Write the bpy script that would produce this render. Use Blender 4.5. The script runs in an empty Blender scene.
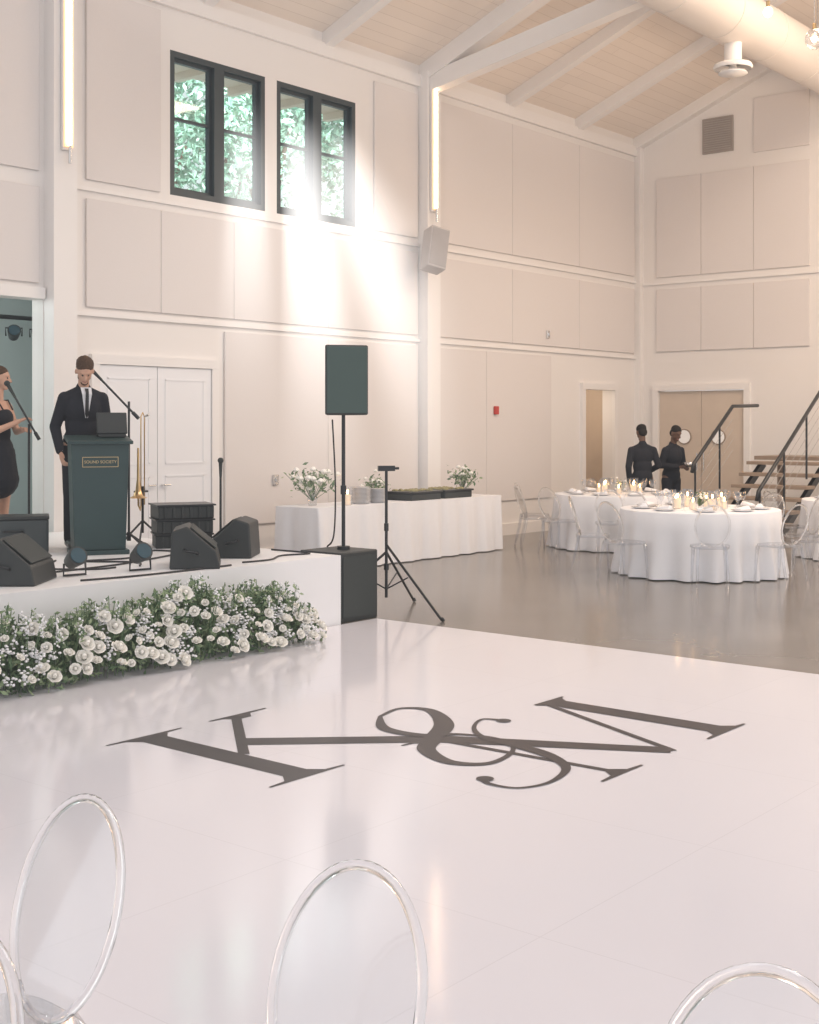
import bpy, bmesh, math, random
from mathutils import Vector, Matrix, Euler
random.seed(7)
scene=bpy.context.scene
COL=scene.collection
pi=math.pi
# ------------------------------------------------------------------ materials
MATS={}
def mat(name,col,rough=0.5,metal=0.0,var=0.06,scale=6.0,emit=0.0,emitcol=None,trans=0.0,bump=0.0,spec=0.5):
    if name in MATS: return MATS[name]
    m=bpy.data.materials.new(name); m.use_nodes=True
    nt=m.node_tree; b=nt.nodes['Principled BSDF']
    tc=nt.nodes.new('ShaderNodeTexCoord'); n=nt.nodes.new('ShaderNodeTexNoise')
    n.inputs['Scale'].default_value=scale; n.inputs['Detail'].default_value=3
    nt.links.new(tc.outputs['Object'],n.inputs['Vector'])
    mx=nt.nodes.new('ShaderNodeMix'); mx.data_type='RGBA'
    c1=[min(1,c*(1-var)) for c in col]+[1]; c2=[min(1,c*(1+var)) for c in col]+[1]
    mx.inputs[6].default_value=c1; mx.inputs[7].default_value=c2
    nt.links.new(n.outputs['Fac'],mx.inputs[0]); nt.links.new(mx.outputs[2],b.inputs['Base Color'])
    b.inputs['Roughness'].default_value=rough; b.inputs['Metallic'].default_value=metal
    b.inputs['Specular IOR Level'].default_value=spec
    b.inputs['Transmission Weight'].default_value=trans
    if emit>0:
        b.inputs['Emission Color'].default_value=list(emitcol or col)+[1]; b.inputs['Emission Strength'].default_value=emit
    if bump>0:
        bp=nt.nodes.new('ShaderNodeBump'); bp.inputs['Strength'].default_value=bump; bp.inputs['Distance'].default_value=0.01
        nt.links.new(n.outputs['Fac'],bp.inputs['Height']); nt.links.new(bp.outputs['Normal'],b.inputs['Normal'])
    MATS[name]=m; return m
def clear_mat(name,tint=(0.95,0.96,0.98),gl=0.5,base=0.06,mul=0.8):
    m=bpy.data.materials.new(name); m.use_nodes=True; nt=m.node_tree; nt.nodes.clear()
    out=nt.nodes.new('ShaderNodeOutputMaterial'); mix=nt.nodes.new('ShaderNodeMixShader')
    tr=nt.nodes.new('ShaderNodeBsdfTransparent'); g=nt.nodes.new('ShaderNodeBsdfGlossy')
    tr.inputs['Color'].default_value=(*tint,1); g.inputs['Roughness'].default_value=0.04
    lw=nt.nodes.new('ShaderNodeLayerWeight'); lw.inputs['Blend'].default_value=gl
    ma=nt.nodes.new('ShaderNodeMath'); ma.operation='MULTIPLY_ADD'; ma.inputs[1].default_value=mul; ma.inputs[2].default_value=base
    nt.links.new(lw.outputs['Facing'],ma.inputs[0]); nt.links.new(ma.outputs[0],mix.inputs[0])
    nt.links.new(tr.outputs[0],mix.inputs[1]); nt.links.new(g.outputs[0],mix.inputs[2]); nt.links.new(mix.outputs[0],out.inputs[0])
    MATS[name]=m; return m
M_wall=mat('wall_paint',(0.84,0.805,0.78),0.6,var=0.012,scale=1)
M_panel=mat('acoustic_fabric',(0.765,0.72,0.70),0.9,var=0.02,scale=60,bump=0.06)
M_trim=mat('white_trim',(0.86,0.83,0.81),0.5,var=0.012)
M_white=mat('white_paint',(0.87,0.87,0.89),0.45,var=0.015)
M_cloth=mat('white_linen',(0.86,0.86,0.89),0.85,var=0.02,scale=30)
M_black=mat('black_plastic',(0.028,0.033,0.034),0.5,var=0.2)
M_black2=mat('black_grille',(0.038,0.046,0.046),0.7,var=0.3,scale=200)
M_metalblk=mat('black_metal',(0.035,0.037,0.04),0.35,metal=0.4)
M_green=mat('dark_teal_laminate',(0.026,0.054,0.056),0.4,var=0.1)
M_grille=mat('speaker_grille',(0.058,0.092,0.085),0.6,var=0.3,scale=150)
M_gold=mat('brass',(0.60,0.42,0.22),0.3,metal=1.0,var=0.1)
M_goldpaint=mat('gold_print',(0.55,0.42,0.22),0.4,metal=0.3)
M_silver=mat('steel',(0.7,0.7,0.7),0.25,metal=1.0)
M_frame=mat('slate_window_frame',(0.045,0.060,0.068),0.5,var=0.1)
M_glass=clear_mat('window_glass',(0.88,0.95,0.94),0.15,0.03)
M_acr=clear_mat('clear_acrylic',(0.94,0.95,0.97),0.32,0.04,0.75)
M_acr2=clear_mat('clear_acrylic_panel',(0.98,0.985,0.99),0.16,0.03,0.6)
M_ring=mat('solid_clear_acrylic',(0.98,0.985,0.99),0.02,var=0.003,trans=1.0)
M_leaf=mat('leaf_green',(0.105,0.18,0.09),0.6,var=0.5,scale=9)
M_leaf2=mat('leaf_light_green',(0.27,0.35,0.20),0.6,var=0.4,scale=9)
M_rose=mat('white_petal',(0.95,0.93,0.88),0.8,var=0.03,scale=30,spec=0.1)
M_fill=mat('white_blossom',(0.90,0.90,0.91),0.8,var=0.04,scale=30,spec=0.2)
M_wood=mat('dark_oak',(0.33,0.25,0.19),0.5,var=0.2,scale=5)
M_beige=mat('beige_wood',(0.64,0.54,0.45),0.55,var=0.06,scale=4)
M_skin=mat('skin',(0.62,0.38,0.28),0.6,var=0.05,spec=0.3)
M_skin_d=mat('skin_deep',(0.14,0.075,0.05),0.5,var=0.05)
M_hair=mat('brown_hair',(0.085,0.052,0.035),0.7,var=0.5,scale=60,bump=0.8,spec=0.2)
M_hairb=mat('black_hair',(0.02,0.017,0.016),0.7,var=0.3,scale=80,spec=0.2)
M_eye=mat('eye_dark',(0.05,0.03,0.025),0.3)
M_lip=mat('lip',(0.45,0.20,0.17),0.5)
M_suit=mat('black_wool',(0.020,0.022,0.030),0.85,var=0.15,scale=50,spec=0.3)
M_shirt=mat('white_shirt',(0.75,0.75,0.78),0.8,var=0.02)
M_shoe=mat('black_leather',(0.015,0.015,0.016),0.3)
M_led=mat('strip_led',(1,0.80,0.60),0.5,emit=12,emitcol=(1,0.78,0.58))
M_amber=mat('amber_glow',(1,0.70,0.45),0.5,emit=0.8,emitcol=(1,0.55,0.26))  # emission painted in for the amber glow around the strip tube
M_bulb=mat('warm_bulb',(1,0.8,0.55),0.5,emit=14,emitcol=(1,0.68,0.36))
M_flame=mat('candle_flame',(1,0.7,0.4),0.5,emit=25,emitcol=(1,0.55,0.2))
M_lens=mat('blue_lens',(0.05,0.10,0.13),0.1,var=0.3)
M_red=mat('red_plastic',(0.55,0.06,0.05),0.4)
M_wax=mat('ivory_wax',(0.9,0.80,0.66),0.5,emit=0.3,emitcol=(1,0.6,0.3))
M_china=mat('white_china',(0.84,0.84,0.86),0.15,var=0.01)
M_tape=mat('cable_rubber',(0.02,0.02,0.022),0.5)
M_decal=mat('charcoal_vinyl',(0.048,0.042,0.046),0.35,var=0.03,spec=0.3)
M_alc=mat('alcove_paint',(0.58,0.64,0.63),0.7,var=0.02)
M_bark=mat('bark',(0.10,0.07,0.05),0.9,var=0.3,scale=20)
M_out=mat('foliage',(0.13,0.25,0.19),0.6,var=0.5,scale=2)
M_out2=mat('foliage_light',(0.30,0.46,0.37),0.6,var=0.4,scale=2)
M_food=mat('salad_food',(0.30,0.27,0.14),0.7,var=0.6,scale=25)

def floor_mat(name,col,rough,tile=None,mott=0.05,mort=0.9,ior=1.5,ns=0.7):
    m=bpy.data.materials.new(name); m.use_nodes=True; nt=m.node_tree; b=nt.nodes['Principled BSDF']
    tc=nt.nodes.new('ShaderNodeTexCoord'); n=nt.nodes.new('ShaderNodeTexNoise'); n.inputs['Scale'].default_value=ns; n.inputs['Detail'].default_value=6
    nt.links.new(tc.outputs['Object'],n.inputs['Vector'])
    mx=nt.nodes.new('ShaderNodeMix'); mx.data_type='RGBA'
    mx.inputs[6].default_value=[c*(1-mott) for c in col]+[1]; mx.inputs[7].default_value=[min(1,c*(1+mott)) for c in col]+[1]
    nt.links.new(n.outputs['Fac'],mx.inputs[0]); last=mx.outputs[2]
    if tile:
        br=nt.nodes.new('ShaderNodeTexBrick'); br.offset=0; br.inputs['Scale'].default_value=1.0
        br.inputs['Brick Width'].default_value=tile; br.inputs['Row Height'].default_value=tile
        br.inputs['Mortar Size'].default_value=0.0022; br.inputs['Mortar Smooth'].default_value=0.1
        br.inputs['Color1'].default_value=(1,1,1,1); br.inputs['Color2'].default_value=(0.99,0.99,0.99,1); br.inputs['Mortar'].default_value=(mort,mort,mort,1)
        nt.links.new(tc.outputs['Object'],br.inputs['Vector'])
        m2=nt.nodes.new('ShaderNodeMix'); m2.data_type='RGBA'; m2.blend_type='MULTIPLY'; m2.inputs[0].default_value=1
        nt.links.new(last,m2.inputs[6]); nt.links.new(br.outputs['Color'],m2.inputs[7]); last=m2.outputs[2]
    nt.links.new(last,b.inputs['Base Color']); b.inputs['Roughness'].default_value=rough; b.inputs['IOR'].default_value=ior
    return m
M_dance=floor_mat('glossy_white_vinyl',(0.80,0.785,0.845),0.11,tile=1.22,mott=0.01,mort=0.90)
M_conc=floor_mat('polished_concrete',(0.20,0.180,0.165),0.18,tile=6.1,mott=0.30,mort=0.7,ior=1.4,ns=1.3)
def plank_mat():
    m=bpy.data.materials.new('ceiling_planks'); m.use_nodes=True; nt=m.node_tree; b=nt.nodes['Principled BSDF']
    tc=nt.nodes.new('ShaderNodeTexCoord'); br=nt.nodes.new('ShaderNodeTexBrick')
    br.inputs['Scale'].default_value=1; br.inputs['Brick Width'].default_value=3.2; br.inputs['Row Height'].default_value=0.16
    br.inputs['Mortar Size'].default_value=0.004; br.inputs['Color1'].default_value=(0.88,0.79,0.71,1); br.inputs['Color2'].default_value=(0.85,0.76,0.68,1)
    br.inputs['Mortar'].default_value=(0.72,0.63,0.55,1)
    nt.links.new(tc.outputs['Object'],br.inputs['Vector']); nt.links.new(br.outputs['Color'],b.inputs['Base Color']); b.inputs['Roughness'].default_value=0.6
    return m
M_plank=plank_mat()
# ------------------------------------------------------------------ mesh builder
class MB:
    def __init__(s): s.v=[]; s.f=[]; s.m=[]; s.s=[]
    def add(s,vs,fs,mi=0,sm=False):
        o=len(s.v); s.v+= [tuple(v) for v in vs]; s.f+=[tuple(i+o for i in f) for f in fs]; s.m+=[mi]*len(fs); s.s+=[sm]*len(fs); return s
    def box(s,c,d,mi=0,rz=0,R=None):
        x,y,z=d[0]/2,d[1]/2,d[2]/2
        vs=[Vector((a,b,e)) for a in(-x,x) for b in(-y,y) for e in(-z,z)]
        if rz: R=Matrix.Rotation(rz,3,'Z')
        if R is not None: vs=[R@v for v in vs]
        vs=[v+Vector(c) for v in vs]
        return s.add(vs,[(0,1,3,2),(4,6,7,5),(0,4,5,1),(2,3,7,6),(0,2,6,4),(1,5,7,3)],mi)
    def cyl(s,p1,p2,r1,r2=None,seg=12,mi=0,cap=True,sm=True):
        p1=Vector(p1);p2=Vector(p2); r2=r1 if r2 is None else r2
        d=(p2-p1).normalized(); a=d.orthogonal().normalized(); b=d.cross(a)
        vs=[];fs=[]
        for k in range(seg):
            t=2*pi*k/seg; o=a*math.cos(t)+b*math.sin(t); vs.append(p1+o*r1)
        for k in range(seg):
            t=2*pi*k/seg; o=a*math.cos(t)+b*math.sin(t); vs.append(p2+o*r2)
        for k in range(seg):
            n=(k+1)%seg; fs.append((k,n,n+seg,k+seg))
        s.add(vs,fs,mi,sm)
        if cap: s.add(vs,[tuple(reversed(range(seg))),tuple(range(seg,2*seg))],mi,False)
        return s
    def tube(s,pts,r,seg=8,closed=False,mi=0,sx=1.0):
        pts=[Vector(p) for p in pts]; n=len(pts); vs=[];fs=[]
        rr=r if isinstance(r,(list,tuple)) else [r]*n
        a=None
        for i,p in enumerate(pts):
            if closed: d=(pts[(i+1)%n]-pts[i-1]).normalized()
            else: d=(pts[min(i+1,n-1)]-pts[max(i-1,0)]).normalized()
            if a is None: a=d.orthogonal().normalized()
            a=(a-d*a.dot(d)).normalized(); b=d.cross(a)
            for k in range(seg):
                t=2*pi*k/seg; vs.append(p+(a*math.cos(t)*sx+b*math.sin(t))*rr[i])
        m=n if closed else n-1
        for i in range(m):
            j=(i+1)%n
            for k in range(seg):
                q=(k+1)%seg; fs.append((i*seg+k,i*seg+q,j*seg+q,j*seg+k))
        if not closed: fs+= [tuple(reversed(range(seg))),tuple(range((n-1)*seg,n*seg))]
        return s.add(vs,fs,mi,True)
    def ell(s,c,r,seg=16,rings=10,mi=0,R=None):
        c=Vector(c); r=(r,r,r) if not isinstance(r,(tuple,list)) else r
        vs=[Vector((0,0,r[2]))];fs=[]
        for i in range(1,rings):
            ph=pi*i/rings
            for k in range(seg):
                t=2*pi*k/seg; vs.append(Vector((r[0]*math.sin(ph)*math.cos(t),r[1]*math.sin(ph)*math.sin(t),r[2]*math.cos(ph))))
        vs.append(Vector((0,0,-r[2])))
        for k in range(seg):
            n=(k+1)%seg; fs.append((0,1+k,1+n)); 
            for i in range(rings-2): fs.append((1+i*seg+k,1+(i+1)*seg+k,1+(i+1)*seg+n,1+i*seg+n))
            fs.append((len(vs)-1,1+(rings-2)*seg+n,1+(rings-2)*seg+k))
        if R is not None: vs=[R@v for v in vs]
        return s.add([v+c for v in vs],fs,mi,True)
    def lathe(s,prof,c=(0,0,0),seg=24,mi=0,fold=None,sm=True):
        vs=[];fs=[];n=len(prof)
        for i,(r,z) in enumerate(prof):
            for k in range(seg):
                t=2*pi*k/seg; rr=r+(fold(i/(n-1),t) if fold else 0)
                vs.append((c[0]+rr*math.cos(t),c[1]+rr*math.sin(t),c[2]+z))
        for i in range(n-1):
            for k in range(seg):
                q=(k+1)%seg; fs.append((i*seg+k,i*seg+q,(i+1)*seg+q,(i+1)*seg+k))
        return s.add(vs,fs,mi,sm)
    def prism(s,prof,y0,y1,mi=0):
        n=len(prof); vs=[(x,y0,z) for x,z in prof]+[(x,y1,z) for x,z in prof]
        fs=[tuple(range(n)),tuple(reversed(range(n,2*n)))]+[(i,i+n,(i+1)%n+n,(i+1)%n) for i in range(n)]
        return s.add(vs,fs,mi)
    def obj(s,name,mats,parent=None,bevel=0,loc=None,rz=0,fix=True):
        me=bpy.data.meshes.new(name); me.from_pydata(s.v,[],s.f); 
        if not isinstance(mats,(list,tuple)): mats=[mats]
        for m in mats: me.materials.append(m)
        me.polygons.foreach_set('material_index',s.m); me.polygons.foreach_set('use_smooth',s.s)
        if fix:
            bm=bmesh.new(); bm.from_mesh(me); bmesh.ops.recalc_face_normals(bm,faces=bm.faces); bm.to_mesh(me); bm.free()
        me.update()
        o=bpy.data.objects.new(name,me); COL.objects.link(o)
        if loc: o.location=loc
        o.rotation_euler=(0,0,rz)
        if parent: o.parent=parent
        if bevel:
            b=o.modifiers.new('bevel','BEVEL'); b.width=bevel; b.segments=2; b.limit_method='ANGLE'
        return o
def tag(o,label,cat,group=None,kind=None):
    o['label']=label; o['category']=cat
    if group: o['group']=group
    if kind: o['kind']=kind
    return o
def root(name,loc,rz,label,cat,group=None):
    e=bpy.data.objects.new(name,None); e.empty_display_size=0.1; COL.objects.link(e)
    e.location=loc; e.rotation_euler=(0,0,rz); tag(e,label,cat,group); return e
def struct(o,label=None):
    o['kind']='structure'; o['label']=label or o.name.replace('_',' ')+' painted building part'; o['category']='building part'; return o
def copy_thing(src,loc,rz,label=None,scale=None):
    n=src.copy(); COL.objects.link(n); n.location=loc; n.rotation_euler=(0,0,rz)
    if scale: n.scale=(scale,)*3
    if label: n['label']=label
    def rec(a,b):
        for c in a.children:
            d=c.copy(); d.parent=b; COL.objects.link(d); rec(c,d)
    rec(src,n); return n
# ------------------------------------------------------------------ camera
H=1.75
cam=bpy.data.cameras.new('camera'); co=bpy.data.objects.new('camera',cam); COL.objects.link(co)
co.location=(0,0,H)
co.rotation_euler=(pi/2,0,math.atan2(0.636,0.7716)-pi/2)
cam.sensor_fit='VERTICAL'; cam.sensor_height=36; cam.lens=1286/1024*36; cam.shift_y=-87/1024; cam.clip_end=200
scene.camera=co
# ------------------------------------------------------------------ room shell
YW=11.83; XE=20.96; EAVE=7.0; SL=0.40; RIDGE=3.4; YS=-5.0; XW=-5.0
C1=8.32; C2=14.70
zr=EAVE+(YW-RIDGE)*SL
struct(MB().box(((XW+XE+2)/2,(YS+YW+2)/2,-0.1),(XE-XW+4,YW-YS+6,0.2)).obj('floor',M_conc),'polished grey concrete floor of the hall')
def holes_wall(mb,a0,a1,z0,z1,holes,place):
    xs=sorted(set([a0,a1]+[h[0] for h in holes]+[h[1] for h in holes])); zs=sorted(set([z0,z1]+[h[2] for h in holes]+[h[3] for h in holes]))
    for i in range(len(xs)-1):
        for j in range(len(zs)-1):
            cx=(xs[i]+xs[i+1])/2; cz=(zs[j]+zs[j+1])/2
            if any(h[0]<cx<h[1] and h[2]<cz<h[3] for h in holes): continue
            place(xs[i],xs[i+1],zs[j],zs[j+1])
W1=(9.91,11.46,4.47,6.18); W2=(11.67,13.18,4.47,6.18)
ALC=(3.0,8.16,0.0,3.10); D1=(8.86,10.52,0,2.43); D2=(19.07,20.05,0,2.37)
mb=MB()
holes_wall(mb,XW,XE+0.2,0,EAVE+0.3,[W1,W2,ALC,D2],lambda a,b,c,d: mb.box(((a+b)/2,YW+0.1,(c+d)/2),(b-a,0.2,d-c)))
struct(mb.obj('wall_north',M_wall),'tall white painted wall with two high windows')
mb=MB(); D3=(9.72,11.38,0,2.37)
holes_wall(mb,YS,YW,0,EAVE,[D3],lambda a,b,c,d: mb.box((XE+0.1,(a+b)/2,(c+d)/2),(0.2,b-a,d-c)))
mb.add([(XE,YS,EAVE),(XE,YW,EAVE),(XE,RIDGE,zr),(XE+.2,YS,EAVE),(XE+.2,YW,EAVE),(XE+.2,RIDGE,zr)],[(0,1,2),(3,5,4),(0,2,5,3),(1,4,5,2),(0,3,4,1)])
struct(mb.obj('wall_east',M_wall),'white painted gable end wall')
mb=MB(); t=0.15
mb.add([(XW,YW+.3,EAVE-.12),(XE+.3,YW+.3,EAVE-.12),(XE+.3,RIDGE,zr),(XW,RIDGE,zr),(XW,YW+.3,EAVE+.05),(XE+.3,YW+.3,EAVE+.05),(XE+.3,RIDGE,zr+t),(XW,RIDGE,zr+t)],[(0,1,2,3),(4,7,6,5),(0,4,5,1),(1,5,6,2),(3,2,6,7),(0,3,7,4)])
mb.add([(XW,YS,EAVE),(XE+.3,YS,EAVE),(XE+.3,RIDGE,zr),(XW,RIDGE,zr),(XW,YS,EAVE+t),(XE+.3,YS,EAVE+t),(XE+.3,RIDGE,zr+t),(XW,RIDGE,zr+t)],[(0,1,2,3),(4,7,6,5),(0,4,5,1),(1,5,6,2),(3,2,6,7),(0,3,7,4)])
struct(mb.obj('ceiling',M_plank),'pitched ceiling of pale whitewashed planks')
tn=[0]
def trim(mb,mat_=None,label='white painted trim'):
    tn[0]+=1; return struct(mb.obj('trim_%d'%tn[0],mat_ or M_trim),label)
def sbeam(X,w,y0,z0,y1,z1,h):
    m=MB(); a=X-w/2; b=X+w/2
    m.add([(a,y0,z0),(b,y0,z0),(b,y1,z1),(a,y1,z1),(a,y0,z0+h),(b,y0,z0+h),(b,y1,z1+h),(a,y1,z1+h)],[(0,1,2,3),(4,7,6,5),(0,4,5,1),(1,5,6,2),(3,2,6,7),(0,3,7,4)])
    return m
def roofz(y): return EAVE+(YW-y)*SL
for X in (4.2,6.3,10.45,12.6,16.85,18.9):
    trim(sbeam(X,0.16,YW,EAVE-0.2,RIDGE,zr-0.2,0.2),label='white painted roof rafter')
for X in (2.0,C1,C2):
    trim(sbeam(X,0.26,YW,EAVE-0.28,RIDGE,zr-0.28,0.28),label='white painted main rafter')
    trim(sbeam(X,0.20,YW,6.58,5.0,6.58+6.83*0.165,0.26),label='white painted sloping truss chord')
    trim(MB().box((X,YW-0.09,3.45),(0.30,0.18,6.9)),label='white painted column')
trim(MB().box(((XW+XE)/2,YW-0.03,6.76),(XE-XW,0.06,0.18)),label='white crown board')
trim(MB().box(((8.5+XE)/2,YW-0.02,4.365),(XE-8.5,0.04,0.04)),label='white wall batten')
trim(MB().box(((8.5+XE)/2,YW-0.02,2.98),(XE-8.5,0.04,0.04)),label='white wall batten')
trim(MB().box((XE-0.02,(4+YW)/2,4.32),(0.04,YW-4,0.04)),label='white wall batten')
trim(MB().box((XE-0.06,YW-0.06,3.45),(0.12,0.12,6.9)),label='white corner post')
trim(sbeam(XE-0.08,0.16,YW,EAVE-0.22,RIDGE,zr-0.22,0.22),label='white gable rake board')
struct(MB().box(((10.65+19.0)/2,YW-0.02,0.09),(19.0-10.65,0.04,0.18)).obj('baseboard_north',M_trim))
struct(MB().box((XE-0.02,(4+9.6)/2,0.09),(0.04,5.6,0.18)).obj('baseboard_east',M_trim))
def pN(x0,x1,z0,z1):
    g=0.006; o=MB().box(((x0+x1)/2,YW-0.018,(z0+z1)/2),(x1-x0-g,0.032,z1-z0)).obj('acoustic_panel',M_panel,bevel=0.006)
    tag(o,'pale fabric acoustic panel mounted on the white wall','wall panel','acoustic panels on the walls')
def pE(y0,y1,z0,z1):
    g=0.006; o=MB().box((XE-0.018,(y0+y1)/2,(z0+z1)/2),(0.032,y1-y0-g,z1-z0)).obj('acoustic_panel',M_panel,bevel=0.006)
    tag(o,'pale fabric acoustic panel mounted on the gable wall','wall panel','acoustic panels on the walls')
pN(8.70,9.75,4.47,6.6); pN(13.55,14.50,4.47,6.56)
for a,b in ((8.70,9.75),(9.75,10.9),(10.9,12.6),(12.6,14.50)): pN(a,b,3.06,4.26)
for a,b in ((10.75,12.6),(12.6,14.50)): pN(a,b,0.5,2.9)
for a,b in ((14.98,16.9),(16.9,18.9),(18.9,20.8)): pN(a,b,4.47,6.56); pN(a,b,3.06,4.24)
for a,b in ((14.98,16.2),(16.2,18.03)): pN(a,b,0.55,2.9)
for a,b in ((4.8,6.5),(6.5,8.10)): pN(a,b,4.47,6.5); pN(a,b,3.27,4.3)
for a,b in ((10.54,11.43),(9.55,10.54),(8.55,9.55),(7.2,8.35)): pE(a,b,4.43,6.22); pE(a,b,3.08,4.21)
pE(8.55,9.55,6.46,7.4)
# windows
def window(n,w):
    x0,x1,z0,z1=w; fw=0.07; y=YW+0.07
    m=MB(); xm=(x0+x1)/2
    for a,b,c,d in ((x0,x1,z1-fw,z1),(x0,x1,z0,z0+fw),(x0,x0+fw,z0+fw,z1-fw),(x1-fw,x1,z0+fw,z1-fw),(xm-0.08,xm+0.08,z0+fw,z1-fw)):
        m.box(((a+b)/2,y,(c+d)/2),(b-a,0.14,d-c))
    o=struct(m.obj('window_%d'%n,M_frame),'high window with dark slate frame and divided panes')
    for xa,xb in ((x0+fw,xm-.08),(xm+.08,x1-fw)):
        s=MB()
        for q in (xa+0.02,xb-0.02): s.box((q,y+0.02,(z0+z1)/2),(0.04,0.06,z1-z0-2*fw))
        for q in (z0+fw+0.02,z1-fw-0.02): s.box(((xa+xb)/2,y+0.02,q),(xb-xa-0.08,0.06,0.04))
        s.box(((xa+xb)/2,y+0.02,5.40),(xb-xa-0.08,0.05,0.032))
        so=s.obj('sash',M_frame,parent=o)
        MB().box(((xa+xb)/2,y+0.02,(z0+z1)/2),(xb-xa-0.08,0.008,z1-z0-2*fw-0.08)).obj('glass',M_glass,parent=so)
window(1,W1); window(2,W2)
def casing(mb,a,b,z,ax='N',w=0.11):
    if ax=='N':
        mb.box((a-w/2,YW-0.03,z/2),(w,0.06,z)); mb.box((b+w/2,YW-0.03,z/2),(w,0.06,z)); mb.box(((a+b)/2,YW-0.03,z+w/2),(b-a+2*w,0.07,w))
    else:
        mb.box((XE-0.03,a-w/2,z/2),(0.06,w,z)); mb.box((XE-0.03,b+w/2,z/2),(0.06,w,z)); mb.box((XE-0.03,(a+b)/2,z+w/2),(0.07,b-a+2*w,w))
m=MB(); casing(m,D1[0],D1[1],D1[3]); d1=struct(m.obj('door_1',M_trim),'pair of white panelled doors in a white casing')
for i in range(2):
    a=D1[0]+i*0.83; b=a+0.825; l=MB().box(((a+b)/2,YW-0.02,1.215),(0.82,0.04,2.42))
    for (c,d) in ((0.25,1.15),(1.30,2.28)):
        for q in (c,d): l.box(((a+b)/2,YW-0.043,q),(0.60,0.008,0.02))
        for q in (a+0.12,b-0.12): l.box((q,YW-0.043,(c+d)/2),(0.02,0.008,d-c))
    lo=l.obj('door_leaf',M_white,parent=d1)
    hx=b-0.06 if i==0 else a+0.06
    MB().cyl((hx,YW-0.04,1.05),(hx,YW-0.09,1.05),0.012).cyl((hx,YW-0.085,1.05),(hx+(-0.1 if i==0 else 0.1),YW-0.085,1.05),0.009).obj('handle',M_silver,parent=lo)
m=MB(); casing(m,D2[0],D2[1],D2[3]); m.box((D2[0]-0.01+0.5,YW+1.8,1.3),(2.6,0.1,2.6),1); m.box((D2[0]-0.85,YW+1,1.3),(0.1,1.6,2.6),1); m.box((D2[1]+0.75,YW+1,1.3),(0.1,1.6,2.6),1); m.box((19.5,YW+1,2.65),(2.7,1.7,0.1),1)
d2=struct(m.obj('door_2',[M_trim,M_beige]),'open doorway with white casing to a warm hallway')
m=MB(); casing(m,D3[0],D3[1],D3[3],'E'); d3=struct(m.obj('door_3',M_trim),'double wooden doors with round porthole windows')
for i in range(2):
    a=D3[0]+i*0.83; lo=MB().box((XE+0.03,a+0.415,1.18),(0.05,0.82,2.36)).obj('door_leaf',M_beige,parent=d3)
    MB().cyl((XE-0.012,a+(0.50 if i==0 else 0.33),1.54),(XE+0.0,a+(0.50 if i==0 else 0.33),1.54),0.14,seg=24).obj('porthole_rim',M_wood,parent=lo)
    MB().cyl((XE-0.016,a+(0.50 if i==0 else 0.33),1.54),(XE+0.0,a+(0.50 if i==0 else 0.33),1.54),0.12,seg=24).obj('porthole_glass',mat('porthole',(0.82,0.80,0.78),0.2,emit=0.15,emitcol=(1,0.95,0.9)),parent=lo)
    MB().cyl((XE-0.05,a+(0.76 if i==0 else 0.06),0.95),(XE-0.05,a+(0.76 if i==0 else 0.06),1.25),0.012).obj('handle',M_silver,parent=lo)
# alcove behind the stage
m=MB(); m.box((7.5,YW+2.6,1.8),(9.2,0.1,3.7)); m.box((2.85,YW+1.35,1.8),(0.1,2.6,3.7)); m.box((12.1,YW+1.4,1.8),(0.1,2.4,3.7)); m.box((7.5,YW+1.4,3.6),(9.2,2.4,0.1)); m.box((7.5,YW+1.4,0.3),(9.0,2.38,0.6))
struct(m.obj('wall_alcove',M_alc),'pale blue-grey recess behind the stage')
trim(MB().box((5.5,YW-0.03,3.16),(5.3,0.06,0.12)),label='white opening head trim')
m=MB(); m.box((11.6,YW+0.75,6.42),(6.0,1.1,0.12)); 
for q in range(6): m.box((9.2+q*0.95,YW+0.75,6.32),(0.09,1.1,0.12))
struct(m.obj('trim_90',M_beige),'exterior wooden roof overhang')
def leaves(mb,pts,size,mi=0):
    for p in pts:
        n=Vector((random.gauss(0,1),random.gauss(0,1),random.gauss(0,1))).normalized(); a=n.orthogonal().normalized(); b=n.cross(a)
        ang=random.random()*6.28; u=a*math.cos(ang)+b*math.sin(ang); w=n.cross(u); s=size*random.uniform(0.6,1.3); p=Vector(p)
        k=mi if not isinstance(mi,(tuple,list)) else random.choice(mi)
        mb.add([p-u*s,p+w*s*0.45+n*s*0.12,p+u*s,p-w*s*0.45+n*s*0.12],[(0,1,2),(0,2,3)],k)
for i,(x,y,z,r) in enumerate([(14.3,17.5,6.4,1.8),(18.8,19.0,6.6,2.1),(24.4,21.0,7.4,2.1),(18.4,26.0,8.5,2.9),(27.5,30.0,10.0,3.0)]):
    e=root('tree',(x,y,0),0,'leafy green tree standing outside the high windows','tree','trees outside the windows')
    MB().tube([(0,0,0),(0.1,0,z*0.5),(0,0.1,z),(0.3,0,z+r*0.6)],[0.2,0.15,0.09,0.03]).tube([(0,0,z*0.75),(0.8,0.1,z+0.3)],[0.07,0.03]).tube([(0,0,z*0.7),(-0.9,0,z+0.2)],[0.07,0.03]).obj('trunk',M_bark,parent=e)
    pts=[]
    cl=[Vector((random.uniform(-1,1)*r,random.uniform(-.8,.8)*r,z+random.uniform(-1,1)*r)) for _ in range(30)]
    for c in cl:
        for _ in range(150): pts.append(c+Vector([random.gauss(0,0.17*r) for _ in range(3)]))
    q=MB(); leaves(q,pts,0.048*r,(0,1,1)); fo=q.obj('foliage',[M_out,M_out2],parent=e,fix=False); fo['kind']='stuff'
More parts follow.
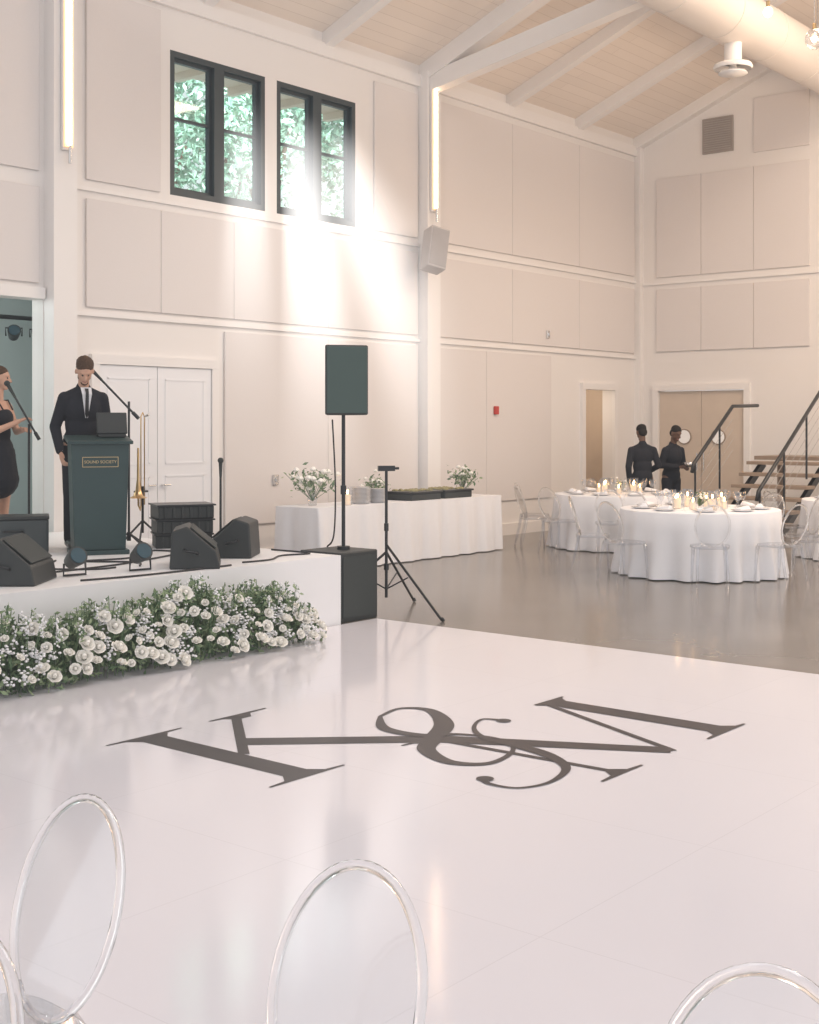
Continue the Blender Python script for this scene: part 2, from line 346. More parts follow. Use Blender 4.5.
# ------------------------------------------------------------------ dance floor + monogram
tag(MB().box(((-2+8.75)/2,(-3+7.6)/2,0.004),(10.75,10.6,0.008)).obj('dance_floor',M_dance),'glossy white vinyl dance floor laid beside the stage','dance floor')
ZM=[0.0095]
mb=MB()
def poly(pts):
    ZM[0]+=0.00012; mb.add([(x,y,ZM[0]) for x,y in pts],[tuple(range(len(pts)))])
def bar(p,q,w0,w1=None):
    w1=w0 if w1 is None else w1; p=Vector(p);q=Vector(q); d=(q-p).normalized(); n=Vector((-d.y,d.x)); poly([p+n*w0/2,p-n*w0/2,q-n*w1/2,q+n*w1/2])
def serif(x0,x1,y,up,s0,s1):
    t=0.028
    poly([(x0,y),(x1,y),(x1,y+up*t*0.6),(s1+0.06,y+up*t)]+[(s1,y+up*0.10),(s0,y+up*0.10),(s0-0.06,y+up*t),(x0,y+up*t*0.6)])
def crom(P,n=10):
    out=[]
    Q=[P[0]]+P+[P[-1]]
    for i in range(1,len(Q)-2):
        a,b,c,d=[Vector(q) for q in Q[i-1:i+3]]
        for k in range(n):
            t=k/n; out.append(0.5*((2*b)+(c-a)*t+(2*a-5*b+4*c-d)*t*t+(3*b-a-3*c+d)*t**3))
    out.append(Vector(P[-1])); return out
def ribbon(P,W):
    ZM[0]+=0.00012
    q=crom([(p[0],p[1],w) for p,w in zip(P,W)]); vs=[]
    for i,p in enumerate(q):
        d=(q[min(i+1,len(q)-1)]-q[max(i-1,0)]); d=Vector((d.x,d.y)).normalized(); n=Vector((-d.y,d.x)); w=p.z/2; z=ZM[0]+i*0.000004
        vs+=[(p.x+n.x*w,p.y+n.y*w,z),(p.x-n.x*w,p.y-n.y*w,z)]
    mb.add(vs,[(2*i,2*i+1,2*i+3,2*i+2) for i in range(len(q)-1)]); ZM[0]+=len(q)*0.000004
def dot(x,y,r): poly([(x+r*math.cos(t*pi/8),y+r*math.sin(t*pi/8)) for t in range(16)])
bar((4.605,4.46),(4.605,5.71),0.17); serif(4.34,4.87,4.44,1,4.52,4.69); serif(4.34,4.87,5.72,-1,4.52,4.69)
bar((4.69,5.0),(5.28,5.70),0.06); serif(5.08,5.54,5.72,-1,5.23,5.33)
bar((4.86,5.22),(5.56,4.46),0.15)
serif(5.36,5.62,4.48,-1,5.50,5.60); bar((5.585,4.46),(5.64,3.28),0.045); serif(5.44,5.84,3.26,1,5.62,5.66)
bar((5.57,4.48),(6.20,3.30),0.16,0.12); bar((6.20,3.28),(6.74,4.46),0.045); bar((6.80,4.48),(6.80,3.27),0.17); serif(6.55,7.02,3.25,1,6.72,6.88); serif(6.66,6.98,4.49,-1,6.72,6.88)
P=[(5.813,5.02),(6.055,5.066),(6.129,4.89),(5.895,4.599),(5.556,4.419),(5.369,4.304),(5.254,4.06),(5.37,3.89),(5.662,3.949),(5.812,4.142),(5.763,4.382),(5.602,4.541),(5.60,4.80),(5.813,5.02)]
ribbon(P,[.025,.035,.07,.12,.11,.10,.075,.045,.028,.028,.04,.075,.075,.025])
P=[(6.196,4.393),(6.138,4.504),(5.927,4.406),(5.778,4.22),(5.756,4.002),(5.693,3.747),(5.537,3.535),(5.271,3.457),(5.087,3.519),(5.057,3.663),(5.106,3.741)]
ribbon(P,[.04,.022,.028,.05,.085,.08,.05,.026,.022,.028,.04]); dot(6.19,4.385,0.045); dot(5.115,3.735,0.045)
for i in range(len(mb.f)):
    f=mb.f[i]; a,b,c=[Vector(mb.v[k]) for k in f[:3]]
    if (b-a).cross(c-a).z<0: mb.f[i]=tuple(reversed(f))
tag(mb.obj('floor_monogram',M_decal,fix=False),'charcoal K&M monogram decal on the white dance floor','floor decal')
# ------------------------------------------------------------------ stage
SZ=0.61; SX=8.30; SY=7.62
st=root('stage',(SX-2.6,SY,0),0,'low white stage platform with painted deck','stage')
MB().box((-1.5,2.0,SZ/2-0.02),(8.2,4.0,SZ-0.04)).obj('stage_skirt',M_white,parent=st)
MB().box((-1.5,2.0,SZ-0.02),(8.2,4.0,0.04)).obj('stage_deck',M_white,parent=st)
lec=root('lectern',(7.07,9.42,SZ),-pi/6,'dark teal lectern with framed lettering on its front','lectern')
m=MB(); m.prism([(-0.22,0.04),(0.22,0.04),(0.25,0.98),(-0.25,0.98)],-0.17,0.17); m.obj('body',M_green,parent=lec,bevel=0.008)
m=MB(); R=Matrix.Rotation(0.12,3,'X'); m.box((0,0,1.01),(0.56,0.42,0.03),R=R); m.obj('top_board',M_green,parent=lec,bevel=0.006)
MB().box((0,0,0.02),(0.50,0.40,0.04)).obj('plinth',M_green,parent=lec,bevel=0.006)
m=MB()
for a,b,c,d in ((-0.155,0.155,0.855,0.860),(-0.155,0.155,0.77,0.775),(-0.155,-0.150,0.77,0.86),(0.150,0.155,0.77,0.86)): m.box(((a+b)/2,-0.172,(c+d)/2),(b-a,0.004,d-c))
sg=m.obj('sign_frame',M_goldpaint,parent=lec)
def text(s,size,loc,rot,mt,parent,name='lettering'):
    cu=bpy.data.curves.new('t','FONT'); cu.body=s; cu.size=size; cu.align_x='CENTER'; cu.align_y='CENTER'; cu.extrude=0.001
    o=bpy.data.objects.new('t',cu); COL.objects.link(o); dg=bpy.context.evaluated_depsgraph_get(); me=bpy.data.meshes.new_from_object(o.evaluated_get(dg))
    bpy.data.objects.remove(o); n=bpy.data.objects.new(name,me); me.materials.clear(); me.materials.append(mt); COL.objects.link(n); n.location=loc; n.rotation_euler=rot; n.parent=parent; return n
text('SOUND SOCIETY',0.036,(0,-0.173,0.815),(pi/2,0,0),M_goldpaint,lec)
tb=root('tablet_computer',(7.16,9.42,SZ+1.035),-pi/6,'dark tablet and mixer propped on the lectern','tablet')
MB().box((0.05,0.02,0.12),(0.27,0.03,0.20),R=Matrix.Rotation(-0.3,3,'X')).obj('screen',M_black,parent=tb,bevel=0.01); MB().box((0.05,0.05,0.012),(0.24,0.16,0.024)).obj('base',M_black,parent=tb)
def mic_stand(loc,h,boom=None,label='black microphone stand with tripod base',rz=0):
    e=root('microphone_stand',loc,rz,label,'microphone stand')
    m=MB().cyl((0,0,0.06),(0,0,h),0.011)
    m.cyl((0,0,0.06),(0,0,0.14),0.02); m.obj('pole',M_metalblk,parent=e)
    for k in range(3):
        a=k*2.094+0.4; MB().cyl((0,0,0.13),(0.28*math.cos(a),0.28*math.sin(a),0.012),0.009).obj('leg',M_metalblk,parent=e)
    tip=Vector((0,0,h)); d=Vector((0,0,1))
    if boom:
        p,q=Vector(boom[0]),Vector(boom[1]); MB().cyl(p,q,0.010).cyl(p,p+(q-p).normalized()*0.08,0.017).obj('boom_arm',M_metalblk,parent=e); tip=q; d=(q-p).normalized()
    MB().cyl(tip,tip+d*0.13,0.012,0.018).ell(tip+d*0.15,0.028).obj('microphone',M_black2,parent=e)
    return e
mic_stand((7.60,9.66,SZ),1.36,((0.05,-0.08,1.20),(-0.16,0.20,1.56)),'black boom microphone stand beside the lectern')
mic_stand((8.10,8.95,SZ),0.66,None,'short black microphone stand on the stage edge')
mic_stand((7.06,10.46,SZ),1.15,((0.08,-0.05,1.0),(-0.09,0.09,1.40)),'black microphone stand in front of the singer')
e=root('trombone',(7.93,9.87,SZ+0.02),0.3,'brass trombone resting upright on a black stand','trombone')
m=MB(); m.tube([(0.03,0,0.35),(0.03,0,1.2),(0.0,0,1.24),(-0.03,0,1.2),(-0.03,0,0.35)],0.006)
m.tube([(-0.03,0,0.35),(-0.04,0,0.30),(-0.07,0,0.35),(-0.075,0,0.85)],[0.006,0.008,0.010,0.012]); m.obj('slide',M_gold,parent=e)
MB().lathe([(0.010,0.9),(0.014,0.6),(0.026,0.5),(0.05,0.44),(0.09,0.42)],(-0.075,0,0),20).obj('bell',M_gold,parent=e)
MB().cyl((0.03,0,1.2),(0.03,-0.05,1.22),0.008,0.014).obj('mouthpiece',M_silver,parent=e)
e=root('instrument_stand',(7.93,9.87,SZ),0,'black folding stand holding the brass instrument','instrument stand')
MB().cyl((0,0,0.1),(0,0,0.55),0.012).cyl((-0.1,0,0.5),(0.06,0,0.5),0.01).obj('pole',M_metalblk,parent=e)
for k in range(3):
    a=k*2.094+1; MB().cyl((0,0,0.22),(0.25*math.cos(a),0.25*math.sin(a),0.012),0.010).obj('leg',M_metalblk,parent=e)
def wedge(loc,rz,w=0.55,label='black floor wedge monitor speaker on the stage'):
    e=root('stage_monitor',loc,rz,label,'speaker','stage monitors')
    pr=[(-0.20,0),(0.20,0),(0.17,0.14),(-0.06,0.34),(-0.18,0.30)]
    MB().prism(pr,-w/2,w/2).obj('cabinet',M_black,parent=e,bevel=0.015)
    p=Vector((0.175,0,0.145));q=Vector((-0.055,0,0.335)); n=Vector((0.19,0,0.23)).normalized()*0.006
    ps=[p+n+Vector((-0.015,s*(w/2-0.03),0.012)) for s in(-1,1)]+[q+n+Vector((0.015,s*(w/2-0.03),-0.012)) for s in (1,-1)]
    MB().add(ps+[v+n for v in ps],[(0,1,2,3),(4,7,6,5),(0,4,5,1),(1,5,6,2),(2,6,7,3),(3,7,4,0)]).obj('grille',M_black2,parent=e)
    for s in (-1,1): MB().tube([(0.02,s*(w/2+0.002),0.12),(0.02,s*(w/2+0.02),0.13),(-0.08,s*(w/2+0.02),0.15),(-0.08,s*(w/2+0.002),0.16)],0.009).obj('handle',M_metalblk,parent=e)
    return e
wedge((5.40,8.12,SZ),-0.9); wedge((6.92,7.94,SZ),-0.75,0.50); wedge((7.66,8.30,SZ),2.2,0.45,'black wedge monitor turned on its side on the stage')
e=root('equipment_case',(6.64,10.07,SZ),-0.6,'dark grey equipment case on the stage floor','case')
MB().box((0,0,0.15),(0.60,0.36,0.30)).obj('body',mat('dark_grey_case',(0.05,0.062,0.066),0.6),parent=e,bevel=0.02); MB().box((0,0,0.315),(0.61,0.37,0.03)).obj('lid',M_black,parent=e,bevel=0.008); MB().tube([(-0.08,-0.19,0.2),(-0.08,-0.22,0.2),(0.08,-0.22,0.2),(0.08,-0.19,0.2)],0.01).obj('handle',M_metalblk,parent=e)
for k in range(3):
    e=root('equipment_crate',(7.96,9.33,SZ+k*0.135),-0.6+0.06*k,'black ribbed equipment crate stacked at the stage edge','crate','stacked black crates')
    m=MB().box((0,0,0.06),(0.52,0.38,0.12))
    for q in range(6): m.box((-0.2+q*0.08,-0.195,0.06),(0.025,0.02,0.11))
    m.obj('body',M_black,parent=e,bevel=0.01); MB().box((0,0,0.127),(0.55,0.41,0.014)).obj('rim',M_metalblk,parent=e)
def par(loc,rz,label='small black par light with dark blue lens',hang=False):
    e=root('stage_light',loc,rz,label,'stage light','stage lights'); z=-0.16 if hang else 0.10
    MB().cyl((0,0.07,z),(0,-0.06,z+0.06),0.055,0.075,20).obj('housing',M_black,parent=e); MB().cyl((0,-0.060,z+0.060),(0,-0.066,z+0.063),0.06,seg=20).obj('lens',M_lens,parent=e)
    s=-1 if hang else 1
    MB().tube([(-0.085,0,z),(-0.09,0,z-s*0.09),(0.09,0,z-s*0.09),(0.085,0,z)],0.009).obj('yoke',M_metalblk,parent=e)
par((5.88,8.12,SZ),-0.2); par((6.42,8.02,SZ),-0.2)
def cable(P,label='black cable lying across the stage deck'):
    q=crom([tuple(p) for p in P],8); tag(MB().tube(q,0.008,6).obj('cable',M_tape),label,'cable','cables on the stage')
for P in ([(5.7,7.80),(6.1,7.72),(6.6,7.70),(7.1,7.72)],[(5.9,8.4),(6.5,8.45),(7.0,8.6),(7.4,8.75)],[(7.3,7.80),(7.6,7.78),(7.9,7.95),(8.2,7.9),(8.22,8.4)],[(6.4,8.3),(6.2,8.34),(6.0,8.7),(6.4,9.1)],[(7.9,8.6),(7.6,8.9),(7.5,9.15),(7.4,9.1)],[(6.6,8.25),(6.75,8.5),(6.5,8.9),(6.9,8.8),(7.2,9.0)],[(7.3,8.1),(7.1,8.35),(7.35,8.55),(7.6,8.6)]):
    cable([(x,y,SZ+0.009) for x,y in P])
e=root('subwoofer',(8.60,7.92,0),0,'black subwoofer cabinet standing beside the stage','subwoofer')
MB().box((0,0,0.31),(0.50,0.50,0.62)).obj('cabinet',M_black,parent=e,bevel=0.012); MB().box((0,-0.252,0.31),(0.44,0.01,0.54)).obj('grille',M_black2,parent=e)
for s in (-1,1): MB().box((s*0.252,0,0.42),(0.008,0.14,0.05)).obj('handle',M_metalblk,parent=e)
e=root('speaker',(8.64,7.90,0.62),-0.62,'black loudspeaker raised on a pole above the subwoofer','speaker')
MB().cyl((0,0,0),(0,0,1.25),0.017).cyl((0,0,0.5),(0,0,0.58),0.026).cyl((0,0,0),(0,0,0.03),0.06).obj('pole',M_metalblk,parent=e)
m=MB(); m.add([(-0.2,-0.15,1.22),(0.2,-0.15,1.22),(0.13,0.17,1.22),(-0.13,0.17,1.22),(-0.2,-0.15,1.85),(0.2,-0.15,1.85),(0.13,0.17,1.85),(-0.13,0.17,1.85)],[(0,1,2,3),(4,7,6,5),(0,4,5,1),(1,5,6,2),(2,6,7,3),(3,7,4,0)]); m.obj('cabinet',M_black,parent=e,bevel=0.015)
MB().box((0,-0.154,1.535),(0.37,0.012,0.60)).obj('grille',M_grille,parent=e,bevel=0.005)
cable([(8.6,8.0,1.8),(8.64,8.0,1.2),(8.62,8.0,0.75),(8.66,8.12,0.63)],'black speaker cable hanging along the speaker pole')
e=root('tripod_stand',(9.24,7.90,0),0,'black tripod stand with small crossbar beside the subwoofer','tripod stand')
MB().cyl((0,0,0.12),(0,0,1.33),0.014).cyl((0,0,0.75),(0,0,0.82),0.022).cyl((0,0,0.38),(0,0,0.44),0.024).obj('pole',M_metalblk,parent=e)
MB().box((0,0,1.34),(0.16,0.05,0.05),rz=-0.7).cyl((0.09,-0.08,1.34),(-0.05,0.04,1.34),0.012).obj('crossbar',M_metalblk,parent=e)
for k in range(3):
    a=math.atan2(-0.87,-0.24)+k*2.094; r=0.88 if k==0 else 0.62
    MB().cyl((0,0,0.62 if k==0 else 0.55),(r*math.cos(a),r*math.sin(a),0.014),0.012).cyl((0,0,0.2),(r*.4*math.cos(a),r*.4*math.sin(a),0.34),0.007).cyl((r*math.cos(a),r*math.sin(a),0.03),(r*1.03*math.cos(a),r*1.03*math.sin(a),0.012),0.016).obj('leg',M_metalblk,parent=e)
e=root('lighting_bar',(7.3,YW+0.7,2.95),0,'black truss bar carrying stage lights in the recess','lighting bar')
MB().cyl((-2.6,0,0),(2.33,0,0),0.025).obj('bar',M_metalblk,parent=e)
for k in range(3): MB().cyl((-2.2+k*2.1,0,0),(-2.2+k*2.1,0,0.60),0.012).obj('hanger',M_metalblk,parent=e)
for x in (7.2,7.9,8.25,8.56): par((x,YW+0.68,2.90),-0.5,'black stage light hanging from the bar',True)
# ------------------------------------------------------------------ floral hedge
fl=root('floral_arrangement',(6.1,7.40,0.008),0,'long garland of white roses and greenery along the stage front','flower arrangement')
FX0,FX1=-2.0,1.50
def hh(x):
    e=min(1,max(0,(FX1-x)/0.35)); return (0.40+0.05*math.sin(x*3.1+1)+0.03*math.sin(x*7.7))*(0.45+0.55*e)
pts=[]
for _ in range(8000):
    x=random.uniform(FX0,FX1); u=random.random()**0.85; h=hh(x)*u; dp=0.30*(1-0.45*u)
    y=random.uniform(-dp,0.12)+0.02; pts.append((x,y,0.03+h+random.gauss(0,0.025)))
q=MB(); leaves(q,pts,0.032,(0,1,1)); 
tips=[]
for _ in range(300):
    x=random.uniform(FX0,FX1-0.05); a=random.uniform(-0.2,0.1); h=hh(x); ex=x+random.uniform(-.08,.08); ey=a-random.uniform(0,.10); ez=h+random.uniform(0,0.15); q.cyl((x,a,0.01),(ex,ey,ez),0.003,seg=4); tips.append((ex,ey,ez))
    leaves(q,[(ex+random.gauss(0,.02),ey+random.gauss(0,.02),ez-0.08*random.random()) for _ in range(8)],0.020,(0,1,1))
f=q.obj('foliage',[M_leaf,M_leaf2],parent=fl,fix=False); f['kind']='stuff'
q=MB()
for _ in range(95):
    x=random.uniform(FX0,FX1-0.06); u=random.uniform(0.15,1.1); c=Vector((x,-0.33*(1-0.45*u)+random.uniform(0,.04),0.03+hh(x)*u))
    for _ in range(15):
        p=c+Vector([random.gauss(0,0.026) for _ in range(3)]); q.ell(p,(random.uniform(0.008,0.015),random.uniform(0.008,0.015),random.uniform(0.005,0.010)),6,4)
for t_ in tips[:70]:
    for k in range(10):
        q.ell((t_[0]+random.gauss(0,.010),t_[1]+random.gauss(0,.010),t_[2]-0.08+0.011*k),random.uniform(0.007,0.011),6,4)
f=q.obj('filler_blossoms',M_fill,parent=fl,fix=False); f['kind']='stuff'
def rose_mesh():
    m=MB(); m.ell((0,0,0.002),(0.020,0.020,0.024),10,6)
    for ring,(n,R,top,off,fl_) in enumerate([(3,0.018,0.028,0.2,-0.05),(4,0.027,0.026,0.9,0.08),(5,0.036,0.018,0.1,0.35),(6,0.044,0.000,0.5,0.50)]):
        for k in range(n):
            a=2*pi*k/n+off; wid=2*pi/n*0.62; rows=[]
            for i in range(5):
                t=i/4; z=-0.024+t*(top+0.024); rr=R*math.sin(min(1.0,0.35+t*0.75)*pi/2)*(1.0+fl_*t*t)
                for j in range(6):
                    s=(j/5-0.5)*2; ww=wid*(0.55+0.45*math.sin(pi*min(1,0.25+0.6*t))); ang=a+s*ww; rows.append((rr*math.cos(ang),rr*math.sin(ang),z-0.010*s*s*t+0.004*math.sin(3*s+k)*t))
            m.add(rows,[(i*6+j,i*6+j+1,i*6+j+7,i*6+j+6) for i in range(4) for j in range(5)],0,True)
    return m
ro=rose_mesh().obj('rose',M_rose,parent=fl,fix=False); first=True
placed=[]; tries=0
while len(placed)<100 and tries<6000:
    tries+=1
    x=random.uniform(FX0+.03,FX1-0.05); u=random.uniform(0.08,1.05); c=Vector((x,-0.33*(1-0.42*u)-0.01,0.04+hh(x)*u))
    if any((c-p).length<0.075 for p in placed): continue
    placed.append(c); o=ro if first else ro.copy()
    if not first: COL.objects.link(o)
    first=False; o.location=c; s=random.choice([0.45,0.6,0.75,0.9]); o.scale=(s,s,s); o.rotation_euler=(random.uniform(0.3,1.2),random.uniform(-0.5,0.5)-0.3,random.uniform(-0.5,0.5))
# ------------------------------------------------------------------ buffet table
bt=root('buffet_table',(12.90,10.85,0),0,'long banquet table draped to the floor in white linen','table')
MB().box((0,0,0.745),(3.70,0.66,0.03)).obj('tabletop',M_white,parent=bt)
m=MB(); vs=[];N=420;L=3.74;D=0.70;per=2*(L+D)
for i in range(N):
    s=per*i/N
    if s<L: x,y,nx,ny=-L/2+s,-D/2,0,-1
    elif s<L+D: x,y,nx,ny=L/2,-D/2+s-L,1,0
    elif s<2*L+D: x,y,nx,ny=L/2-(s-L-D),D/2,0,1
    else: x,y,nx,ny=-L/2,D/2-(s-2*L-D),-1,0
    w=0.030*math.sin(s*13+math.sin(s*2.3)*2)+0.012*math.sin(s*31)
    vs.append((x,y,0.765)); vs.append((x+nx*(0.02+w*.5),y+ny*(0.02+w*.5),0.45)); vs.append((x+nx*(0.04+w),y+ny*(0.04+w),0.012))
m.add(vs,[(3*i+j,3*((i+1)%N)+j,3*((i+1)%N)+j+1,3*i+j+1) for i in range(N) for j in range(2)],0,True)
m.add([vs[3*i] for i in range(N)],[tuple(range(N))]); m.obj('tablecloth',M_cloth,parent=bt)
def bouquet(name,loc,s,label,vase=True,grp=None,n=14,sp=0.10,nl=200):
    e=root(name,loc,0,label,'flowers',grp)
    if vase: MB().lathe([(0.0,0.002),(0.045*s,0.002),(0.055*s,0.08*s),(0.035*s,0.16*s),(0.045*s,0.18*s)]).obj('vase',M_acr,parent=e)
    q=MB(); pts=[Vector((random.gauss(0,sp),random.gauss(0,sp),0.26+random.gauss(0,0.07)))*s for _ in range(nl)]; leaves(q,pts,0.032*s,(0,1))
    for p in pts[:24]: q.cyl((0,0,0.05*s),p,0.003,seg=4)
    q.obj('foliage',[M_leaf,M_leaf2],parent=e,fix=False)
    q=MB()
    for _ in range(n):
        c=Vector((random.gauss(0,sp),random.gauss(0,sp),0.30+random.gauss(0,0.07)))*s
        q.ell(c,0.028*s,8,6)
        for k in range(5): a=k*1.257; q.ell(c+Vector((math.cos(a),math.sin(a),-0.2))*0.020*s,(0.019*s,0.019*s,0.017*s),6,4)
    q.obj('blossoms',M_rose,parent=e,fix=False); return e
bouquet('flower_vase',(11.36,10.90,0.766),1.1,'white flowers and greenery in a glass vase on the buffet',sp=0.13,n=20)
bouquet('flower_vase',(12.66,11.02,0.766),0.75,'small white flowers in a vase on the buffet')
bouquet('flower_vase',(14.50,10.98,0.766),0.95,'white flowers with greenery at the buffet end')
def tray(x,w,label):
    e=root('serving_tray',(x,10.78,0.766),0,label,'serving tray','serving trays on the buffet')
    MB().box((0,0,0.045),(w,0.44,0.09)).obj('stand',M_black,parent=e,bevel=0.01); MB().box((0,0,0.102),(w+0.04,0.48,0.024)).obj('pan',M_metalblk,parent=e,bevel=0.008)
    q=MB()
    for _ in range(30): q.ell((random.uniform(-w/2+.06,w/2-.06),random.uniform(-.17,.17),0.118),(0.04,0.03,0.022),8,5)
    q.obj('food',M_food,parent=e)['kind']='stuff'
tray(13.16,0.62,'black serving tray of food on the buffet'); tray(13.86,0.60,'black serving tray of food on the buffet')
def plate_stack(x,y,n):
    for k in range(n):
        o=MB().lathe([(0.0,0.0),(0.07,0.0),(0.125,0.016),(0.127,0.019),(0.07,0.006),(0,0.005)],seg=24).obj('plate',M_china,loc=(x,y,0.766+k*0.016)); tag(o,'white plate in a stack on the buffet','plate','plate stacks on the buffet')
plate_stack(12.02,10.70,13); plate_stack(12.32,10.68,11)
def hurr(loc,s=1.0,label='glass candle holder with lit ivory candle',grp='candles on the tables'):
    e=root('candle',loc,0,label,'candle',grp)
    MB().lathe([(0,0.002),(0.04*s,0.002),(0.045*s,0.05*s),(0.045*s,0.16*s)],seg=16).obj('glass_holder',M_acr,parent=e); MB().cyl((0,0,0.004),(0,0,0.09*s),0.028*s).obj('wax',M_wax,parent=e); MB().ell((0,0,0.115*s),(0.012,0.012,0.026),8,6).obj('flame',M_flame,parent=e); return e
hurr((11.72,10.65,0.766),1.4); 
# ------------------------------------------------------------------ ghost chair
def make_chair(loc,rz,label):
    e=root('ghost_chair',loc,rz,label,'chair','clear acrylic chairs')
    lean=0.30; c=Vector((0,0.205,0.665)); up=Vector((0,math.sin(lean),math.cos(lean)))
    N=48; ring=[c+Vector((1,0,0))*0.182*math.cos(2*pi*k/N)+up*0.236*math.sin(2*pi*k/N) for k in range(N)]
    m=MB(); m.tube(ring,0.0105,10,closed=True); b=m.obj('backrest',M_ring,parent=e)
    m=MB(); n=Vector((0,math.cos(lean),-math.sin(lean)))*0.003
    R=[c+(p-c)*0.955 for p in ring]
    m.add([p+n for p in R]+[p-n for p in R],[tuple(range(N)),tuple(reversed(range(N,2*N)))]+[(k,(k+1)%N,(k+1)%N+N,k+N) for k in range(N)],0,False); m.obj('back_panel',M_acr2,parent=b)
    m=MB(); S=[]
    for k in range(32):
        a=2*pi*k/32; ca,sa=math.cos(a),math.sin(a); r=1/((abs(ca)**3.2+abs(sa)**3.2)**(1/3.2)); S.append((0.215*r*ca*(1.0 if sa<0 else 0.92),-0.01+0.205*r*sa))
    m.add([(x,y,0.415) for x,y in S]+[(x,y,0.445) for x,y in S],[tuple(reversed(range(32))),tuple(range(32,64))]+[(k,(k+1)%32,(k+1)%32+32,k+32) for k in range(32)],0,False); m.obj('seat',M_acr,parent=e,bevel=0.006)
    for sx in(-1,1):
        MB().tube([(sx*0.17,-0.17,0.42),(sx*0.178,-0.185,0.25),(sx*0.185,-0.20,0.0)],[0.022,0.017,0.012],8).obj('leg',M_acr,parent=e)
        MB().tube([(sx*0.105,0.150,0.475),(sx*0.145,0.16,0.43),(sx*0.155,0.185,0.28),(sx*0.165,0.25,0.0)],[0.013,0.020,0.017,0.012],8).obj('leg',M_acr,parent=e)
    return e
CH=make_chair((1.59,1.64,0.008),-pi/2,'clear acrylic chair with oval back beside the dance floor')
copy_thing(CH,(1.525,2.43,0.008),-pi/2-0.04); copy_thing(CH,(1.635,0.83,0.008),-pi/2); copy_thing(CH,(0.93,1.92,0.008),-pi/2)
# ------------------------------------------------------------------ round tables
def round_table(cx,cy,r,label):
    e=root('round_table',(cx,cy,0),0,label,'table','round banquet tables')
    MB().cyl((0,0,0.73),(0,0,0.758),r-0.01,seg=48).obj('tabletop',M_white,parent=e)
    ph=random.random()*6
    def fold(u,t): return (0.055*u*u)*math.sin(21*t+1.5*math.sin(3*t)+ph)+0.02*u*math.sin(7*t) if u>0 else 0
    MB().lathe([(0.001,0.765),(r*0.5,0.765),(r-0.01,0.765),(r,0.755),(r+0.012,0.55),(r+0.03,0.3),(r+0.055,0.014)],seg=200,fold=lambda u,t: fold(max(0,(u-0.5)*2),t)).obj('tablecloth',M_cloth,parent=e); return e
TA=(13.91,7.02); TB=(16.20,9.44); TC=(17.0,6.05)
round_table(*TA,0.93,'round banquet table draped in white linen near the dance floor')
round_table(*TB,0.93,'round banquet table draped in white linen near the back wall')
round_table(*TC,0.93,'round banquet table draped in white linen by the stairs')
pl=None
def settings(T,n,off):
    global pl
    for k in range(n):
        a=off+2*pi*k/n; x=T[0]+0.68*math.cos(a); y=T[1]+0.68*math.sin(a)
        if pl is None:
            pl=MB().lathe([(0.0,0.0),(0.08,0.0),(0.135,0.016),(0.137,0.019),(0.08,0.006),(0,0.005)],seg=24).obj('dinner_plate',M_china,loc=(x,y,0.767)); tag(pl,'white dinner plate at a place setting','plate','place settings')
            settings.nap=MB().add([(-0.05,-0.09,0),(0.05,-0.09,0),(0.05,0.09,0),(-0.05,0.09,0),(-0.045,-0.08,0.02),(0.045,-0.08,0.02),(0.02,0.08,0.045),(-0.02,0.08,0.045)],[(0,1,2,3),(4,7,6,5),(0,4,5,1),(1,5,6,2),(2,6,7,3),(3,7,4,0)]).obj('napkin',M_cloth,loc=(x,y,0.787),rz=a,bevel=0.01); tag(settings.nap,'folded white napkin on a plate','napkin','folded napkins')
            settings.gl=MB().lathe([(0.0,0.0),(0.035,0.002),(0.004,0.008),(0.004,0.09),(0.03,0.12),(0.038,0.16),(0.032,0.20)],seg=16).obj('wine_glass',M_acr,loc=(x,y,0.767)); tag(settings.gl,'clear stemmed wine glass at a place setting','glass','stemmed glasses')
            b=settings.gl; b.location=(T[0]+0.5*math.cos(a+.25),T[1]+0.5*math.sin(a+.25),0.767)
        else:
            o=pl.copy(); COL.objects.link(o); o.location=(x,y,0.767)
            o=settings.nap.copy(); COL.objects.link(o); o.location=(x,y,0.787); o.rotation_euler=(0,0,a)
            o=settings.gl.copy(); COL.objects.link(o); o.location=(T[0]+0.5*math.cos(a+.25),T[1]+0.5*math.sin(a+.25),0.767)
        o=settings.gl.copy(); COL.objects.link(o); o.location=(T[0]+0.46*math.cos(a-.2),T[1]+0.46*math.sin(a-.2),0.767)
    bouquet('centerpiece',(T[0],T[1],0.766),0.50,'small white floral centerpiece on a round table',True,'table centerpieces',8,0.09,70)
    for k in range(8):
        a=k*0.785+off; hurr((T[0]+0.29*math.cos(a),T[1]+0.29*math.sin(a),0.767),1.0+0.35*(k%2))
settings(TA,9,0.2); settings(TB,9,0.5); settings(TC,8,0.1)
def ring(T,angs,r=1.26):
    for a in angs:
        a=math.radians(a); copy_thing(CH,(T[0]+r*math.cos(a),T[1]+r*math.sin(a),0),a-pi/2,'clear acrylic chair with oval back at a round table')
ring(TA,(212,250,288,318,350,22,60,120,165)); ring(TB,(170,205,245,110,140)); ring(TC,(180,225,140,270))
